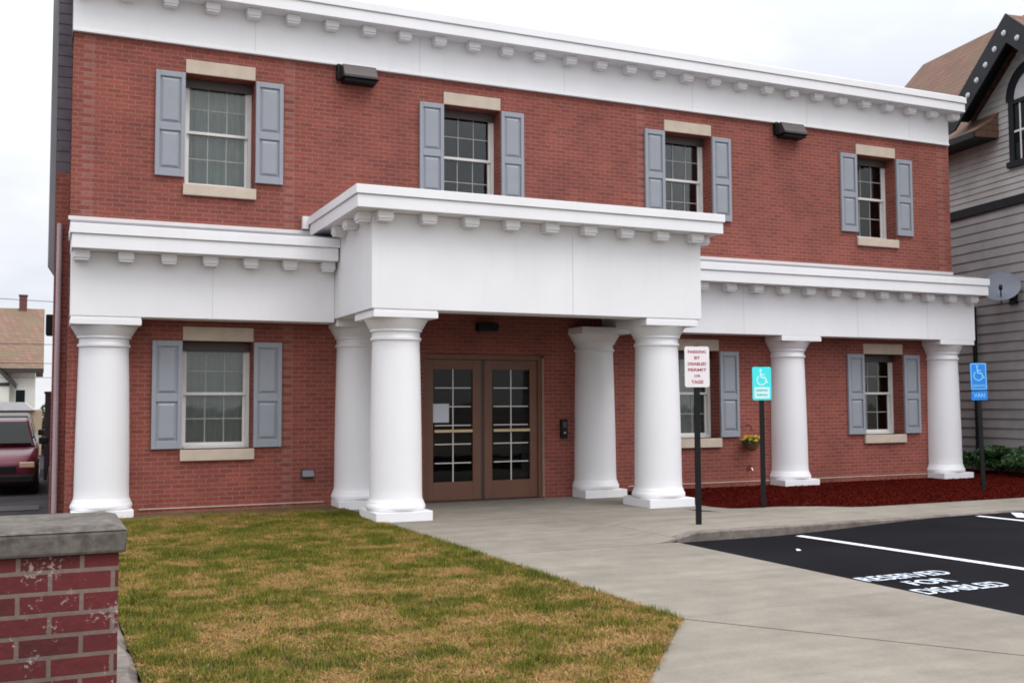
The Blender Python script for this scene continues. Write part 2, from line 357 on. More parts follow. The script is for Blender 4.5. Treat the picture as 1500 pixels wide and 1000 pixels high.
# raised pavement along the parking bays, behind the kerb, its back edge following the bed
m_ = MB(); XS = [3.554, 4.04, 4.0405]+lin(4.2, 16, 40)
v = []; f = []
for x in XS:
    yb = bed_edge(x) if x > 4.0402 else -2.404; v += [(x, -5.17, walk_z(x, -5.1)), (x, -4.6, walk_z(x, -4.6)), (x, yb, walk_z(x, yb)), (x, yb, walk_z(x, yb)-.15), (x, -5.17, -.08)]
for i in range(len(XS)-1):
    for k in range(5):
        a = i*5; f.append((a+k, a+5+k, a+5+(k+1) % 5, a+(k+1) % 5))
m_.add(v, f); struct(m_.build('pavement', 'concrete', fix=True))
# public pavement in the foreground, cut with a slanting joint
def poly_slab(name, material, pts, z, th=.1):
    m_ = MB(); m_.extr([(x, y, z-th) for x, y in pts], (0, 0, th)); return m_.build(name, material, fix=True)
struct(poly_slab('walkway', 'concrete', [(-.68, -8.45), (-.68, -5.306), (1.545, -5.306), (1.56, -11.5), (1.43, -11.5)], .018))
struct(poly_slab('walkway', 'concrete', [(-.692, -8.472), (1.408, -11.5), (-1.0, -13.0), (-2.9, -11.2)], .018))
struct(poly_slab('pavement', 'concrete', [(-40, -30), (40, -30), (40, -11.51), (1.44, -11.51), (-.99, -13.01), (-2.91, -11.21), (-40, -11.21)], .014))
# parking lot
def lot_z(x): return .012+.088*sm(2.6, 5.6, x)
m_ = MB(); XS = [1.56]+lin(1.8, 6.5, 16)+[9, 14, 30]; YS = [-11.5, -9, -7, -5.27]
v = [(x, y, lot_z(x)) for y in YS for x in XS]; n = len(XS)
m_.add(v, [(j*n+i, j*n+i+1, (j+1)*n+i+1, (j+1)*n+i) for j in range(3) for i in range(n-1)]); struct(m_.build('parking_lot', 'asphalt'))
# kerb: tapers out of the walkway at its left end
m_ = MB(); XS = lin(1.38, 2.2, 10)+lin(2.4, 16, 28); v = []; f = []
for x in XS:
    zt = walk_z(x, -5.1) if x > 1.8 else .019+(walk_z(1.8, -5.1)-.019)*sm(1.38, 1.8, x)
    v += [(x, -5.30, -.1), (x, -5.30, zt-.012), (x, -5.288, zt+.002), (x, -5.172, zt+.002), (x, -5.172, -.1)]
for i in range(len(XS)-1):
    for k in range(5): f.append((i*5+k, (i+1)*5+k, (i+1)*5+(k+1) % 5, i*5+(k+1) % 5))
f += [(0, 1, 2, 3, 4), tuple((len(XS)-1)*5+k for k in (4, 3, 2, 1, 0))]
m_.add(v, f); struct(m_.build('kerb', 'kerb_conc', fix=True))
# painted markings
def drape(name, quads, material='paint'):
    m_ = MB()
    for (p, q, wd) in quads:
        p, q = Vector(p), Vector(q); dn = (q-p).normalized(); nn = Vector((-dn.y, dn.x))*wd/2; k = 14; v = []
        for i in range(k+1):
            c = p.lerp(q, i/k)
            for sgn in (1, -1):
                e = c+nn*sgn; v.append((e.x, e.y, lot_z(e.x)+.004))
        m_.add(v, [(2*i, 2*i+1, 2*i+3, 2*i+2) for i in range(k)])
    return struct(m_.build(name, material))
drape('parking_line', [((3.02, -5.44), (3.42, -10.9), .095)])
drape('parking_line', [((5.72, -5.44), (6.1, -10.9), .095)])
drape('parking_line', [((6.42, -5.40), (6.05, -5.80), .13)])
drape('parking_line', [((8.42, -5.44), (8.8, -10.9), .095)])
m_ = MB()
for txt, cx, cy, wid, hh in (('RESERVED', 2.07, -7.92, .94, .20), ('FOR', 2.03, -8.22, .44, .19), ('DISABLED', 2.05, -8.54, .90, .21)):
    v, f = text_mb(txt, 1, .0)
    xs_ = [p[0] for p in v]; zs_ = [p[2] for p in v]; sx = wid/(max(xs_)-min(xs_)); sz = hh/(max(zs_)-min(zs_)); mz = (max(zs_)+min(zs_))/2
    m_.add([(cx+p[0]*sx, cy+(p[2]-mz)*sz, lot_z(cx+p[0]*sx)+.0045) for p in v], f)
struct(m_.build('painted_lettering', 'stencil'))
o = MB().extr([(0, 0, 0), (.06, .01, 0), (.05, .04, .01), (.01, .035, .012)], (0, 0, .002)).build('paper_scrap', 'paper', None, (2.25, -6.35, lot_z(2.25)+.004)); tag(o, 'tiny white scrap of litter lying on the black asphalt', 'litter')
# mulch bed: mounded soil and a scatter of chips
def mulch_z(x, y): a = walk_z(x, bed_edge(x))+.006; return a+(.062-a)*sm(bed_edge(x)+.3, -.7, y)
m_ = MB(); XS = lin(4.045, 20, 60); K = 9; v = []
for x in XS:
    e = bed_edge(x)
    for k in range(K):
        y = e+.004+(0.02-e if x < 11.4 else 2.4-e)*k/(K-1); v.append((x, y, mulch_z(x, y)))
m_.add(v, [(i*K+k, (i+1)*K+k, (i+1)*K+k+1, i*K+k+1) for i in range(len(XS)-1) for k in range(K-1)])
struct(m_.build('mulch_bed', 'mulch'))
N = 26000; x = RNG.uniform(4.06, 13.5, N); e = np.array([bed_edge(q) for q in x]); y = e+.02+RNG.uniform(0, 1, N)**1.3*(np.where(x < 11.35, -.06, 1.2)-e)
z = np.array([mulch_z(a, b_) for a, b_ in zip(x, y)])+RNG.uniform(-.004, .008, N)
tag(leafcloud('mulch_chips', 'chips', None, np.stack([x, y, z], 1), .018), kind='stuff')
# lawn: soil sheet and blades
def vnoise(x, y, cell, seed):
    g_ = np.random.default_rng(seed).uniform(0, 1, (64, 64)); u, w_ = x/cell+20, y/cell+40; iu, iw = np.floor(u).astype(int), np.floor(w_).astype(int); fu, fw_ = u-iu, w_-iw
    fu, fw_ = fu*fu*(3-2*fu), fw_*fw_*(3-2*fw_); G = lambda a, b_: g_[a % 64, b_ % 64]
    return (G(iu, iw)*(1-fu)+G(iu+1, iw)*fu)*(1-fw_)+(G(iu, iw+1)*(1-fu)+G(iu+1, iw+1)*fu)*fw_
LC = (-.60, -8.62)                          # front corner of the lawn
def lawn_right(y): return -.705+.105*(-y)/8.62
def lawn_z(x, y): return .024+.03*sm(-2.2, -.1, y)
m_ = MB(); YS = lin(LC[1], -.0, 30)
for i in range(len(YS)-1):
    a, b_ = YS[i], YS[i+1]
    m_.add([(-4.05, a, lawn_z(0, a)), (lawn_right(a), a, lawn_z(0, a)), (lawn_right(b_), b_, lawn_z(0, b_)), (-4.05, b_, lawn_z(0, b_))], [(0, 1, 2, 3)])
m_.add([(-4.05, -11.15, .024), (-2.70, -11.15, .024), (LC[0], LC[1], .024), (-4.05, LC[1], .024)], [(0, 1, 2, 3)])
struct(m_.build('lawn_soil', 'soil'))
NB = 420000
x = RNG.uniform(-4.05, -.55, NB); y = -11.15+RNG.uniform(0, 1, NB)*11.1
jit = RNG.normal(0, .018, NB)
keep = np.where(y > LC[1], x < lawn_right(y)+jit, x < LC[0]+(y-LC[1])*(2.10/2.53)+jit)
patch = .26*vnoise(x, y, .62, 1)+.38*vnoise(x, y, .24, 2)+.36*vnoise(x, y, .09, 3)       # high = dead straw
edge_d = np.where(y > LC[1], lawn_right(y)-x, .5); patch = patch-.10*np.exp(-np.clip(edge_d, 0, 1)/.12)+.02*np.clip((-5-y)/3, 0, 1)
bare = np.clip((y+.62+.30*vnoise(x, y, .35, 5))/.15, 0, 1)
keep &= RNG.uniform(0, 1, NB) < (1-.96*bare)*np.where(patch > .60, .75, 1)
x, y, patch = x[keep], y[keep], patch[keep]; n = len(x)
straw = RNG.uniform(0, 1, n) < np.clip(.33+(patch-.5)*2.2, .06, .82)
tall = .55+.9*vnoise(x, y, .22, 4)
hh = np.where(straw, RNG.uniform(.016, .032, n), RNG.uniform(.020, .048, n)*tall); ln = np.where(straw, RNG.uniform(1.0, 3.4, n), RNG.uniform(.1, 1.1, n)); wd = np.where(straw, RNG.uniform(.0020, .0034, n), RNG.uniform(.0018, .0036, n)); ang = RNG.uniform(0, 2*np.pi, n)
z0 = np.array([lawn_z(0, q) for q in y])-.002
lift = np.where(straw, .010*RNG.uniform(0, 1, n), 0)
tip = np.stack([x+np.cos(ang)*hh*ln, y+np.sin(ang)*hh*ln, z0+lift+np.where(straw, hh*.55, hh*(1.15-.4*ln))], 1); px, py = -np.sin(ang)*wd, np.cos(ang)*wd
v = np.stack([np.stack([x+px, y+py, z0+lift], 1), np.stack([x-px, y-py, z0+lift], 1), tip], 1).reshape(-1, 3)
cv = np.where(straw, .62+.36*np.clip(RNG.normal(.5, .28, n)+(patch-.6)*1.2, 0, 1), .02+.52*np.clip(RNG.normal(.45, .22, n)+(patch-.45)*1.5, 0, 1))
me = bpy.data.meshes.new('lawn_grass'); me.vertices.add(3*n); me.vertices.foreach_set('co', v.ravel()); me.loops.add(3*n); me.loops.foreach_set('vertex_index', np.arange(3*n))
me.polygons.add(n); me.polygons.foreach_set('loop_start', np.arange(n)*3); me.polygons.foreach_set('loop_total', np.full(n, 3)); me.update(calc_edges=True)
at = me.attributes.new('rnd', 'FLOAT', 'POINT'); at.data.foreach_set('value', np.repeat(cv, 3).astype(np.float32))
o = bpy.data.objects.new('lawn_grass', me); COL.objects.link(o); me.materials.append(M['grass']); tag(o, kind='stuff')
# rough kerb holding the lawn above the driveway
m_ = MB(); YS = lin(-11.1, -.5, 60); v = []; f = []
for yy in YS:
    j1, j2, j3 = [random.uniform(-.02, .02) for _ in range(3)]
    v += [(-4.33, yy, -.5), (-4.32+j1*.4, yy, .02+j2), (-4.30+j1, yy, .05+j2), (-4.10+j3, yy, .045+j2*.6), (-4.05+j3*.8, yy, .0), (-4.04, yy, -.2)]
for i in range(len(YS)-1):
    for k in range(6): f.append((i*6+k, (i+1)*6+k, (i+1)*6+(k+1) % 6, i*6+(k+1) % 6))
m_.add(v, f); struct(m_.build('lawn_kerb', 'kerb_conc', fix=True))

# ================================================================== BRICK BUILDING
B = thing('brick_building', 'two storey red brick building with white columned portico and grey shutters', 'building', (0, 0, 0))
LW = .47
UX = [-2.3575, 1.4052, 5.34, 9.481]; UZ = (4.482, 6.017)
LX = [-2.3507, 5.4252, 9.5369]; LZ = (.883, 2.347)
DX0, DX1, DZ = .62, 2.60, 2.23
holes = [(c-LW, c+LW, *UZ) for c in UX]+[(c-LW, c+LW, *LZ) for c in LX]+[(DX0, DX1, -.2, DZ)]
def wall_holes(x0, x1, z0, z1, holes, y0, y1):
    xs = sorted({x0, x1, *[h[0] for h in holes], *[h[1] for h in holes]}); zs = sorted({z0, z1, *[max(z0, h[2]) for h in holes], *[h[3] for h in holes]})
    inh = lambda x, z: any(h[0] < x < h[1] and h[2] < z < h[3] for h in holes)
    m_ = MB()
    for i in range(len(xs)-1):
        for j in range(len(zs)-1):
            if inh((xs[i]+xs[i+1])/2, (zs[j]+zs[j+1])/2): continue
            a, b_, c, d_ = xs[i], xs[i+1], zs[j], zs[j+1]
            m_.add([(a, y0, c), (b_, y0, c), (b_, y0, d_), (a, y0, d_)], [(0, 1, 2, 3)]); m_.add([(a, y1, c), (a, y1, d_), (b_, y1, d_), (b_, y1, c)], [(0, 1, 2, 3)])
    for (a, b_, c, d_) in holes:
        c = max(c, z0)
        m_.add([(a, y0, c), (a, y0, d_), (a, y1, d_), (a, y1, c)], [(0, 1, 2, 3)]); m_.add([(b_, y0, c), (b_, y1, c), (b_, y1, d_), (b_, y0, d_)], [(0, 1, 2, 3)])
        m_.add([(a, y0, d_), (b_, y0, d_), (b_, y1, d_), (a, y1, d_)], [(0, 1, 2, 3)]); m_.add([(a, y0, c), (a, y1, c), (b_, y1, c), (b_, y0, c)], [(0, 1, 2, 3)])
    return m_
XL, XR, DEP = -4.25, 11.33, 15.0
wall_holes(XL, XR, -.5, 7.05, holes, 0, .33).build('front_wall', 'brick', B)
MB().box(XL, XL+.3, .332, DEP, -.5, 7.05).build('side_wall', 'brick', B)
MB().box(XR-.3, XR, .332, DEP, -.5, 7.05).build('side_wall', 'brick', B)
MB().box(XL+.302, XR-.302, DEP-.3, DEP-.002, -.5, 7.05).build('rear_wall', 'brick', B)
MB().box(XL+.302, XR-.302, .34, DEP-.31, 6.9, 7.0).build('roof', 'grey_roof', B)
MB().box(XL+.302, XR-.302, .34, DEP-.31, 3.2, 3.4).build('upper_floor', 'interior', B)
MB().box(XL+.302, XR-.302, .34, DEP-.31, -.05, .0).build('lower_floor', 'interior', B)
# brick base course line
MB().box(-3.35, -.88, -.012, -.001, .105, .118).build('base_course', 'stone', B)
MB().box(4.1, 11.3, -.012, -.001, .135, .148).build('base_course', 'stone', B)

# ---- windows
def make_window(h, curtain, slot):
    """local origin: middle of the opening's bottom edge on the wall face"""
    W = LW; y0 = .245
    f = MB(); s_ = .05
    f.box(-W+.002, -W+s_, y0, y0+.10, .002, h-.002).box(W-s_, W-.002, y0, y0+.10, .002, h-.002).box(-W+s_, W-s_, y0, y0+.10, h-.07, h-.002).box(-W+s_, W-s_, y0-.02, y0+.10, .002, .045)
    win = f.build('window', 'frame_white', B, bevel=.004)
    inn = W-s_; zm = h*.5+.02; r = .038
    for nm, (za, zb, ya) in (('upper_sash', (zm-.018, h-.071, y0+.018)), ('lower_sash', (.046, zm+.018, y0+.058))):
        q = MB(); q.box(-inn+.002, -inn+r, ya, ya+.036, za, zb).box(inn-r, inn-.002, ya, ya+.036, za, zb).box(-inn+r, inn-r, ya, ya+.036, za, za+r).box(-inn+r, inn-r, ya, ya+.036, zb-r, zb)
        sa = q.build(nm, 'frame_white', win)
        u = MB(); ww = 2*(inn-r)
        for k in (1, 2): xx = -inn+r+ww*k/3; u.box(xx-.007, xx+.007, ya+.003, ya+.009, za+r, zb-r)
        zz = (za+zb)/2; u.box(-inn+r, inn-r, ya+.0035, ya+.0095, zz-.007, zz+.007)
        u.build('muntins', 'muntin', win)
        MB().box(-inn+r, inn-r, ya+.011, ya+.014, za+r, zb-r).build('pane', 'glass', win)
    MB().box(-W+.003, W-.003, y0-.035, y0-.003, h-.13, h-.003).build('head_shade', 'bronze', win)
    MB().box(-W, W, -.022, .215, h+.002, h+.191).build('lintel', 'stone', win, bevel=.006)
    sl = MB(); sl.box(-W-.02, W+.02, -.05, -.001, -.152, -.002).box(-W+.002, W-.002, -.001, .22, -.05, -.0)
    sl.build('sill', 'stone', win, bevel=.006)
    if curtain:
        c = MB(); n = 60; v = []
        zt, zb = h-.06, .03
        for i in range(n+1):
            xx = -W+.03+(2*W-.06)*i/n; yy = .40+.016*math.sin(i*1.05+slot)+.008*math.sin(i*.37+slot*2)
            v += [(xx, yy, zb), (xx, yy, zt)]
        c.add(v, [(2*i, 2*i+2, 2*i+3, 2*i+1) for i in range(n)], True); c.build('curtain', curtain, win)
    return win
for i, c in enumerate(UX):
    o = make_window(UZ[1]-UZ[0], ['curtain_pale', None, None, None][i], i); o.location = (c, 0, UZ[0])
for i, c in enumerate(LX):
    o = make_window(LZ[1]-LZ[0], ['curtain_dim', 'curtain_dim', None][i], i+5); o.location = (c, 0, LZ[0])
# ---- shutters (local origin: lower left outer corner)
def make_shutter(h):
    W = .385; s_ = MB(); st = .055
    s_.box(0, W, -.022, -.002, 0, h)                                  # backing
    s_.box(0, st, -.046, -.022, 0, h).box(W-st, W, -.046, -.022, 0, h)
    zm = h*.47
    for za, zb in ((0, .10), (zm-.05, zm+.05), (h-.075, h)): s_.box(st, W-st, -.046, -.022, za, zb)
    sh = s_.build('shutter', 'shutter', B, bevel=.004)
    p = MB()
    for za, zb in ((.10, zm-.05), (zm+.05, h-.075)):
        a, b_, c, d_ = st+.018, W-st-.018, za+.018, zb-.018; e = .03
        p.add([(a, -.024, c), (b_, -.024, c), (b_, -.024, d_), (a, -.024, d_), (a+e, -.04, c+e), (b_-e, -.04, c+e), (b_-e, -.04, d_-e), (a+e, -.04, d_-e)], [(4, 5, 6, 7), (0, 1, 5, 4), (1, 2, 6, 5), (2, 3, 7, 6), (3, 0, 4, 7)])
    p.build('raised_panel', 'shutter', sh); return sh
su, sl_ = make_shutter(1.44), make_shutter(1.445)
first = {id(su): True, id(sl_): True}
def put(sh, loc):
    if first[id(sh)]: first[id(sh)] = False; sh.location = loc
    else: copy_tree(sh, None, loc)
for c in UX: put(su, (c-.86, 0, 4.57)); put(su, (c+.477, 0, 4.57))
for c in LX: put(sl_, (c-.86, 0, .897)); put(sl_, (c+.477, 0, .897))

# ---- mouldings
def fascia_run(m_, x0, x1, y0, y1, z0, z1):
    """solid slab x0..x1, y0..y1 with a two-stepped fascia on every outer side"""
    zm = z0+.56*(z1-z0)
    m_.box(x0+.022, x1-.022, y0+.022, y1, z0, zm); m_.box(x0+.03, x1-.03, y0+.03, y1, zm+.0005, zm+.0095); m_.box(x0, x1, y0, y1, zm+.010, z1)
def modillions(cn, xs, yf, yb, z0, z1, wd=.19):
    if not xs: return
    p = MB(); p.box(-wd/2, wd/2, yf, yb, z0+.028, z1).box(-wd/2+.012, wd/2-.012, yf+.014, yb, z0, z0+.027)
    a = p.build('modillion', 'white', cn, bevel=.005); a.location = (xs[0], 0, 0)
    for q in xs[1:]:
        c = a.copy(); COL.objects.link(c); c.parent = cn; c.location = (q, 0, 0)
# upper entablature
f = MB(); f.box(XL-.012, 11.30, -.05, -.001, 6.39, 7.0); f.box(XL-.012, 11.30, -.062, -.0505, 6.39, 6.43)
fr = f.build('upper_frieze', 'white', B, bevel=.004)
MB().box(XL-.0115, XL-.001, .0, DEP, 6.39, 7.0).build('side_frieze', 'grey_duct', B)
f = MB(); fascia_run(f, -4.30, 11.46, -.36, .40, 6.985, 7.265); f.box(-4.28, 11.40, -.33, .38, 7.267, 7.285)
cn = f.build('upper_cornice', 'white', B, bevel=.006)
modillions(cn, [-4.16+.5535*i for i in range(29) if -4.16+.5535*i < 11.35], -.215, -.052, 6.86, 6.984)
# wings
def wing(x0, x1, xs):
    f = MB(); f.box(x0, x1, -.45, -.08, 2.612, 3.43)
    f.build('wing_frieze', 'white', B, bevel=.005)
    return f
wing(-4.235, -.853, None); wing(4.024, 11.385, None)
f = MB(); fascia_run(f, -4.262, -.8535, -.76, -.002, 3.432, 3.74); cl = f.build('wing_cornice', 'white', B, bevel=.006)
f = MB(); fascia_run(f, 4.0245, 11.46, -.76, -.002, 3.432, 3.74); cr = f.build('wing_cornice', 'white', B, bevel=.006)
modillions(cl, [-4.12+.523*i for i in range(6)]+[-.98], -.615, -.452, 3.30, 3.431)
modillions(cr, [4.66+.5475*i for i in range(13)], -.615, -.452, 3.30, 3.431)
for a, b_ in ((-4.262, -.86), (4.03, 11.40)):
    f = MB(); f.extr([(a+.01, -.74, 3.742), (a+.01, -.003, 3.742), (a+.01, -.003, 3.90), (a+.01, -.74, 3.752)], (b_-a-.02, 0, 0)); f.build('wing_roof', 'grey_roof', B, fix=True)
    MB().box(a-.01, min(b_, XR), -.03, -.001, 3.895, 3.945).build('flashing', 'flash', B)
# portico
PX0, PX1, PY, PZ0, PZ1 = -.85, 4.022, -2.23, 2.662, 3.86
f = MB(); f.box(PX0, PX1, PY, PY+.38, PZ0, PZ1).box(PX0, PX0+.38, PY+.38, -.001, PZ0, PZ1).box(PX1-.38, PX1, PY+.38, -.001, PZ0, PZ1)
f.build('portico_frieze', 'white', B, bevel=.006)
for xx in (-1.9, .54, 2.98, 5.42, 7.86, 10.3): MB().box(xx-.0015, xx+.0015, -.0515, -.049, 6.435, 6.98).build('board_joint', 'muntin', fr)
for xx in (-2.5, 6.1, 8.55, 10.2): MB().box(xx-.0015, xx+.0015, -.4515, -.449, 2.62, 3.42).build('board_joint', 'muntin', B)
for xx in (1.955,):
    MB().box(xx-.002, xx+.002, PY-.0015, PY+.001, PZ0+.01, PZ1-.13).build('board_joint', 'muntin', B)
MB().box(PX0+.382, PX1-.382, PY+.382, -.002, 2.93, 3.0).build('porch_ceiling', 'bronze', B)  # unseen ceiling, coloured dark to cut bounce and deepen the porch shade
f = MB(); fascia_run(f, -1.135, 4.245, -2.53, -.002, 3.862, 4.135); pc = f.build('portico_cornice', 'white', B, bevel=.006)
modillions(pc, [-.72+.574*i for i in range(9)], -2.40, -2.232, 3.735, 3.861, .2)
p = MB(); p.box(PX0-.17, PX0-.002, -.1, .1, 3.763, 3.861).box(PX0-.156, PX0-.002, -.088, .088, 3.735, 3.762)
a = p.build('modillion', 'white', pc, bevel=.005); a.location = (0, -2.12, 0)
for yy in (-1.55, -.98):
    c = a.copy(); COL.objects.link(c); c.parent = pc; c.location = (0, yy, 0)
for yy in (-2.12, -1.55, -.98):
    c = a.copy(); COL.objects.link(c); c.parent = pc; c.location = (PX0+PX1, yy, 0); c.rotation_euler = (0, 0, math.pi); c.location = (PX0+PX1, yy, 0)
MB().box(-1.05, 4.16, -2.44, -.01, 4.137, 4.15).build('portico_roof', 'grey_roof', B)
MB().box(-1.22, -1.137, -.09, -.001, 3.96, 4.14).build('flashing', 'flash', B)
# ---- columns
def make_column(H):
    k = H-.30; rb, rtp = .335, .305
    prof = [(rb+.022, .0), (rb+.010, .018), (rb+.003, .05)]
    for i in range(1, 16):
        q = i/15; prof.append((rb-(rb-rtp)*(q**1.7), .05+(k-.30-.05)*q))
    prof += [(rtp+.004, k-.285), (rtp+.022, k-.275), (rtp+.022, k-.245), (rtp+.004, k-.235), (rtp+.002, k-.17)]
    z0 = .205
    sh = MB().lathe([(r, z+z0) for r, z in prof], 64).build('column', 'white_gloss', B)
    b_ = MB(); b_.lathe([(rb+.02, .095), (rb+.034, .10), (rb+.045, .125), (rb+.044, .15), (rb+.034, .172), (rb+.024, .19), (rb+.02, .205)], 64); b_.build('torus', 'white_gloss', sh)
    MB().box(-.37, .37, -.37, .37, -.04, .094).build('plinth', 'white_gloss', sh, bevel=.006)
    kt = k-.17+z0
    c = MB(); top = H-.105
    c.lathe([(rtp+.002, kt), (rtp+.03, kt+.004), (rtp+.03, kt+.03), (rtp+.045, kt+.05), (rtp+.085, top-.04), (rtp+.105, top-.012), (rtp+.105, top)], 64)
    c.build('capital', 'white_gloss', sh)
    ab = MB(); ab.box(-.425, .425, -.425, .425, H-.104, H-.03).box(-.418, .418, -.418, .418, H-.03, H-.003)
    ab.build('abacus', 'white_gloss', sh, bevel=.005)
    return sh
Z0 = .045
pcol = make_column(PZ0-Z0)
spots = [(-.40, -1.805), (3.53, -1.805), (-.40, -.06), (3.46, -.06)]
pcol.location = (*spots[0], Z0)
for s_ in spots[1:]: copy_tree(pcol, None, (*s_, Z0))
wcol = make_column(2.610-.05); wcol.location = (-3.81, -.03, .05)
for xx, z_ in ((7.30, .066), (10.93, .07)):
    copy_tree(wcol, None, (xx, -.03, z_))
# ---- entrance doors
f = MB(); f.box(DX0+.003, DX0+.07, .06, .20, .0, DZ-.003).box(DX1-.07, DX1-.003, .06, .20, .0, DZ-.003).box(DX0+.07, DX1-.07, .06, .20, DZ-.08, DZ-.003)
fm = f.build('door_frame', 'door', B, bevel=.004)
MB().box(1.575, 1.625, .105, .20, .031, DZ-.082).build('mullion', 'bronze', fm)
MB().box(DX0+.07, DX1-.07, .02, .30, .0, .03).build('threshold', 'bronze', fm)
def make_door(x0, x1, gx0, gx1, hs):
    gz0, gz1 = .31, 2.0; y0, y1 = .09, .135
    q = MB(); q.box(x0, gx0, y0, y1, .035, 2.145).box(gx1, x1, y0, y1, .035, 2.145).box(gx0, gx1, y0, y1, .035, gz0).box(gx0, gx1, y0, y1, gz1, 2.145)
    dr = q.build('door', 'door', B, bevel=.004)
    u = MB(); cx = (gx0+gx1)/2; u.box(cx-.008, cx+.008, y0+.006, y0+.018, gz0, gz1)
    for k in range(1, 6): zz = gz0+(gz1-gz0)*k/6; u.box(gx0+.03, gx1-.03, y0+.007, y0+.019, zz-.008, zz+.008)
    u.build('muntins', 'frame_white', dr)
    MB().box(gx0, gx1, y0+.024, y0+.028, gz0, gz1).build('pane', 'door_glass', dr)
    h = MB(); h.box(gx0+.015, gx1-.015, y0-.034, y0-.012, 1.05, 1.092).box(gx0+.015, gx0+.035, y0-.012, y0+.005, 1.055, 1.087).box(gx1-.035, gx1-.015, y0-.012, y0+.005, 1.055, 1.087)
    h.build('push_bar', 'brass', dr, bevel=.004)
    return dr
make_door(.692, 1.572, .80, 1.44, 1); make_door(1.628, 2.528, 1.76, 2.40, -1)
MB().box(DX1-.0025, DX1-.0005, -.004, .06, .03, DZ-.05).build('door_trim', 'stone', B)
# side: grey duct, downpipe
f = MB(); f.extr([(-4.50, .50, 3.36), (-4.424, .50, 3.24), (-4.424, .50, 7.26), (-4.50, .50, 7.26)], (0, .3, 0))
f.build('duct', 'grey_duct', B, fix=True)
MB().box(-4.42, -4.252, .45, 1.05, -.5, 4.6).build('chase', 'brick', B)
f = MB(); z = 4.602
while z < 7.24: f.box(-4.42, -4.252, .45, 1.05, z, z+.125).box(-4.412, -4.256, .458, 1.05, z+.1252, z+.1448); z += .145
f.build('chase_shaded_top', 'purple_shade', B)  # purple grey courses stand in for the shaded top of the side wall
MB().tube([(-4.365, .40, -.5), (-4.365, .40, 2.2), (-4.365, .40, 3.9)], .034).build('downpipe', 'pink_pipe', B)

# ================================================================== FIXTURES ON THE BUILDING
def wall_light(x, label):
    t_ = thing('wall_light', label, 'light', (x, -.001, 6.30), 0, 'wall lights under the cornice')
    m_ = MB(); m_.extr([(-.25, 0, .09), (-.25, -.15, .09), (-.25, -.25, -.08), (-.25, -.25, -.115), (-.25, 0, -.115)], (.5, 0, 0)); m_.build('housing', 'bronze', t_, bevel=.006, fix=True)
    MB().box(-.235, .235, -.22, -.01, -.17, -.123).build('lens', 'black', t_); MB().box(-.31, -.252, -.08, 0, -.12, .10).build('bracket', 'black', t_)
    MB().box(-.27, .27, -.265, -.0, -.122, -.116).build('rim', 'black', t_)
wall_light(-.42, 'dark bronze wall light under the cornice between the two left upper windows')
wall_light(7.45, 'dark bronze wall light under the cornice beside the right-hand upper window')
t_ = thing('porch_light', 'small black light above the double entrance door', 'light', (1.62, -.001, 2.58))
MB().box(-.17, .17, -.12, 0, .0, .12).build('housing', 'black', t_, bevel=.01); MB().box(-.14, .14, -.11, -.01, -.02, -.001).build('lens', 'bronze', t_)
t_ = thing('intercom', 'black intercom box on the brick wall right of the entrance', 'intercom', (2.93, -.001, 1.08))
MB().box(-.055, .055, -.06, 0, -.15, .15).build('housing', 'black', t_, bevel=.01); MB().box(-.035, .035, -.066, -.061, .02, .11).build('speaker', 'bronze', t_); MB().tube([(0, -.061, -.06), (0, -.072, -.06)], .018).build('button', 'chrome', t_)
t_ = thing('wall_vent', 'small grey vent hood low on the brick left of the portico', 'vent', (-1.11, -.001, .50))
m_ = MB(); m_.extr([(-.08, 0, .06), (-.08, -.04, .06), (-.08, -.09, -.02), (-.08, -.09, -.035), (-.08, 0, -.035)], (.16, 0, 0)); m_.build('hood', 'grey_duct', t_, bevel=.012, fix=True); MB().box(-.095, .095, -.008, 0, -.06, .075).build('flange', 'bronze', t_)
for k in range(3): MB().box(-.07, .07, -.08+.025*k, -.068+.025*k, -.045, -.036).build('slat', 'black', t_)
t_ = thing('hose_tap', 'small outdoor tap low on the brick beside the right portico bed', 'tap', (6.49, -.001, .36))
m_ = MB(); m_.tube([(0, 0, 0), (0, -.07, 0), (0, -.10, -.04)], .014); m_.build('spout', 'chrome', t_); m_ = MB(); m_.tube([(0, -.05, .02), (0, -.05, .05)], .008); m_.lathe([(.01, 0), (.035, .004), (.035, .014), (.01, .018)], 16, (0, -.05, .05)); m_.build('handle', 'sign_red', t_)
t_ = thing('flower_pot', 'hanging basket of yellow flowers on the brick below the shutter', 'flowers', (6.42, -.17, .66))
MB().lathe([(.02, -.0), (.09, .03), (.135, .12), (.14, .13), (.12, .13)], 24).build('pot', 'terracotta', t_)
m_ = MB(); m_.tube([(0, .168, .42), (0, .05, .44), (0, 0, .40)], .008)
for a in (0, 2.1, 4.2): m_.tube([(.13*math.cos(a), .13*math.sin(a), .13), (0, 0, .40)], .003, 6)
m_.build('hanger', 'black', t_)
n = 260; a = RNG.normal(size=(n, 3)); a /= np.linalg.norm(a, axis=1)[:, None]; p = a*RNG.uniform(.5, 1, (n, 1))*np.array([.18, .13, .07])+np.array([0, 0, .16]); leafcloud('foliage', 'midleaf', t_, p, .035)
n = 110; a = RNG.normal(size=(n, 3)); a[:, 2] = abs(a[:, 2]); a /= np.linalg.norm(a, axis=1)[:, None]; p = a*np.array([.19, .14, .09])+np.array([0, 0, .17]); leafcloud('blossoms', 'yellow', t_, p, .028)
o = MB().box(-.15, .15, -.003, 0, -.14, .14).build('paper_notice', 'paper', None, (.91, .112, 1.34)); tag(o, 'white paper notice taped to the left entrance door glass', 'notice')
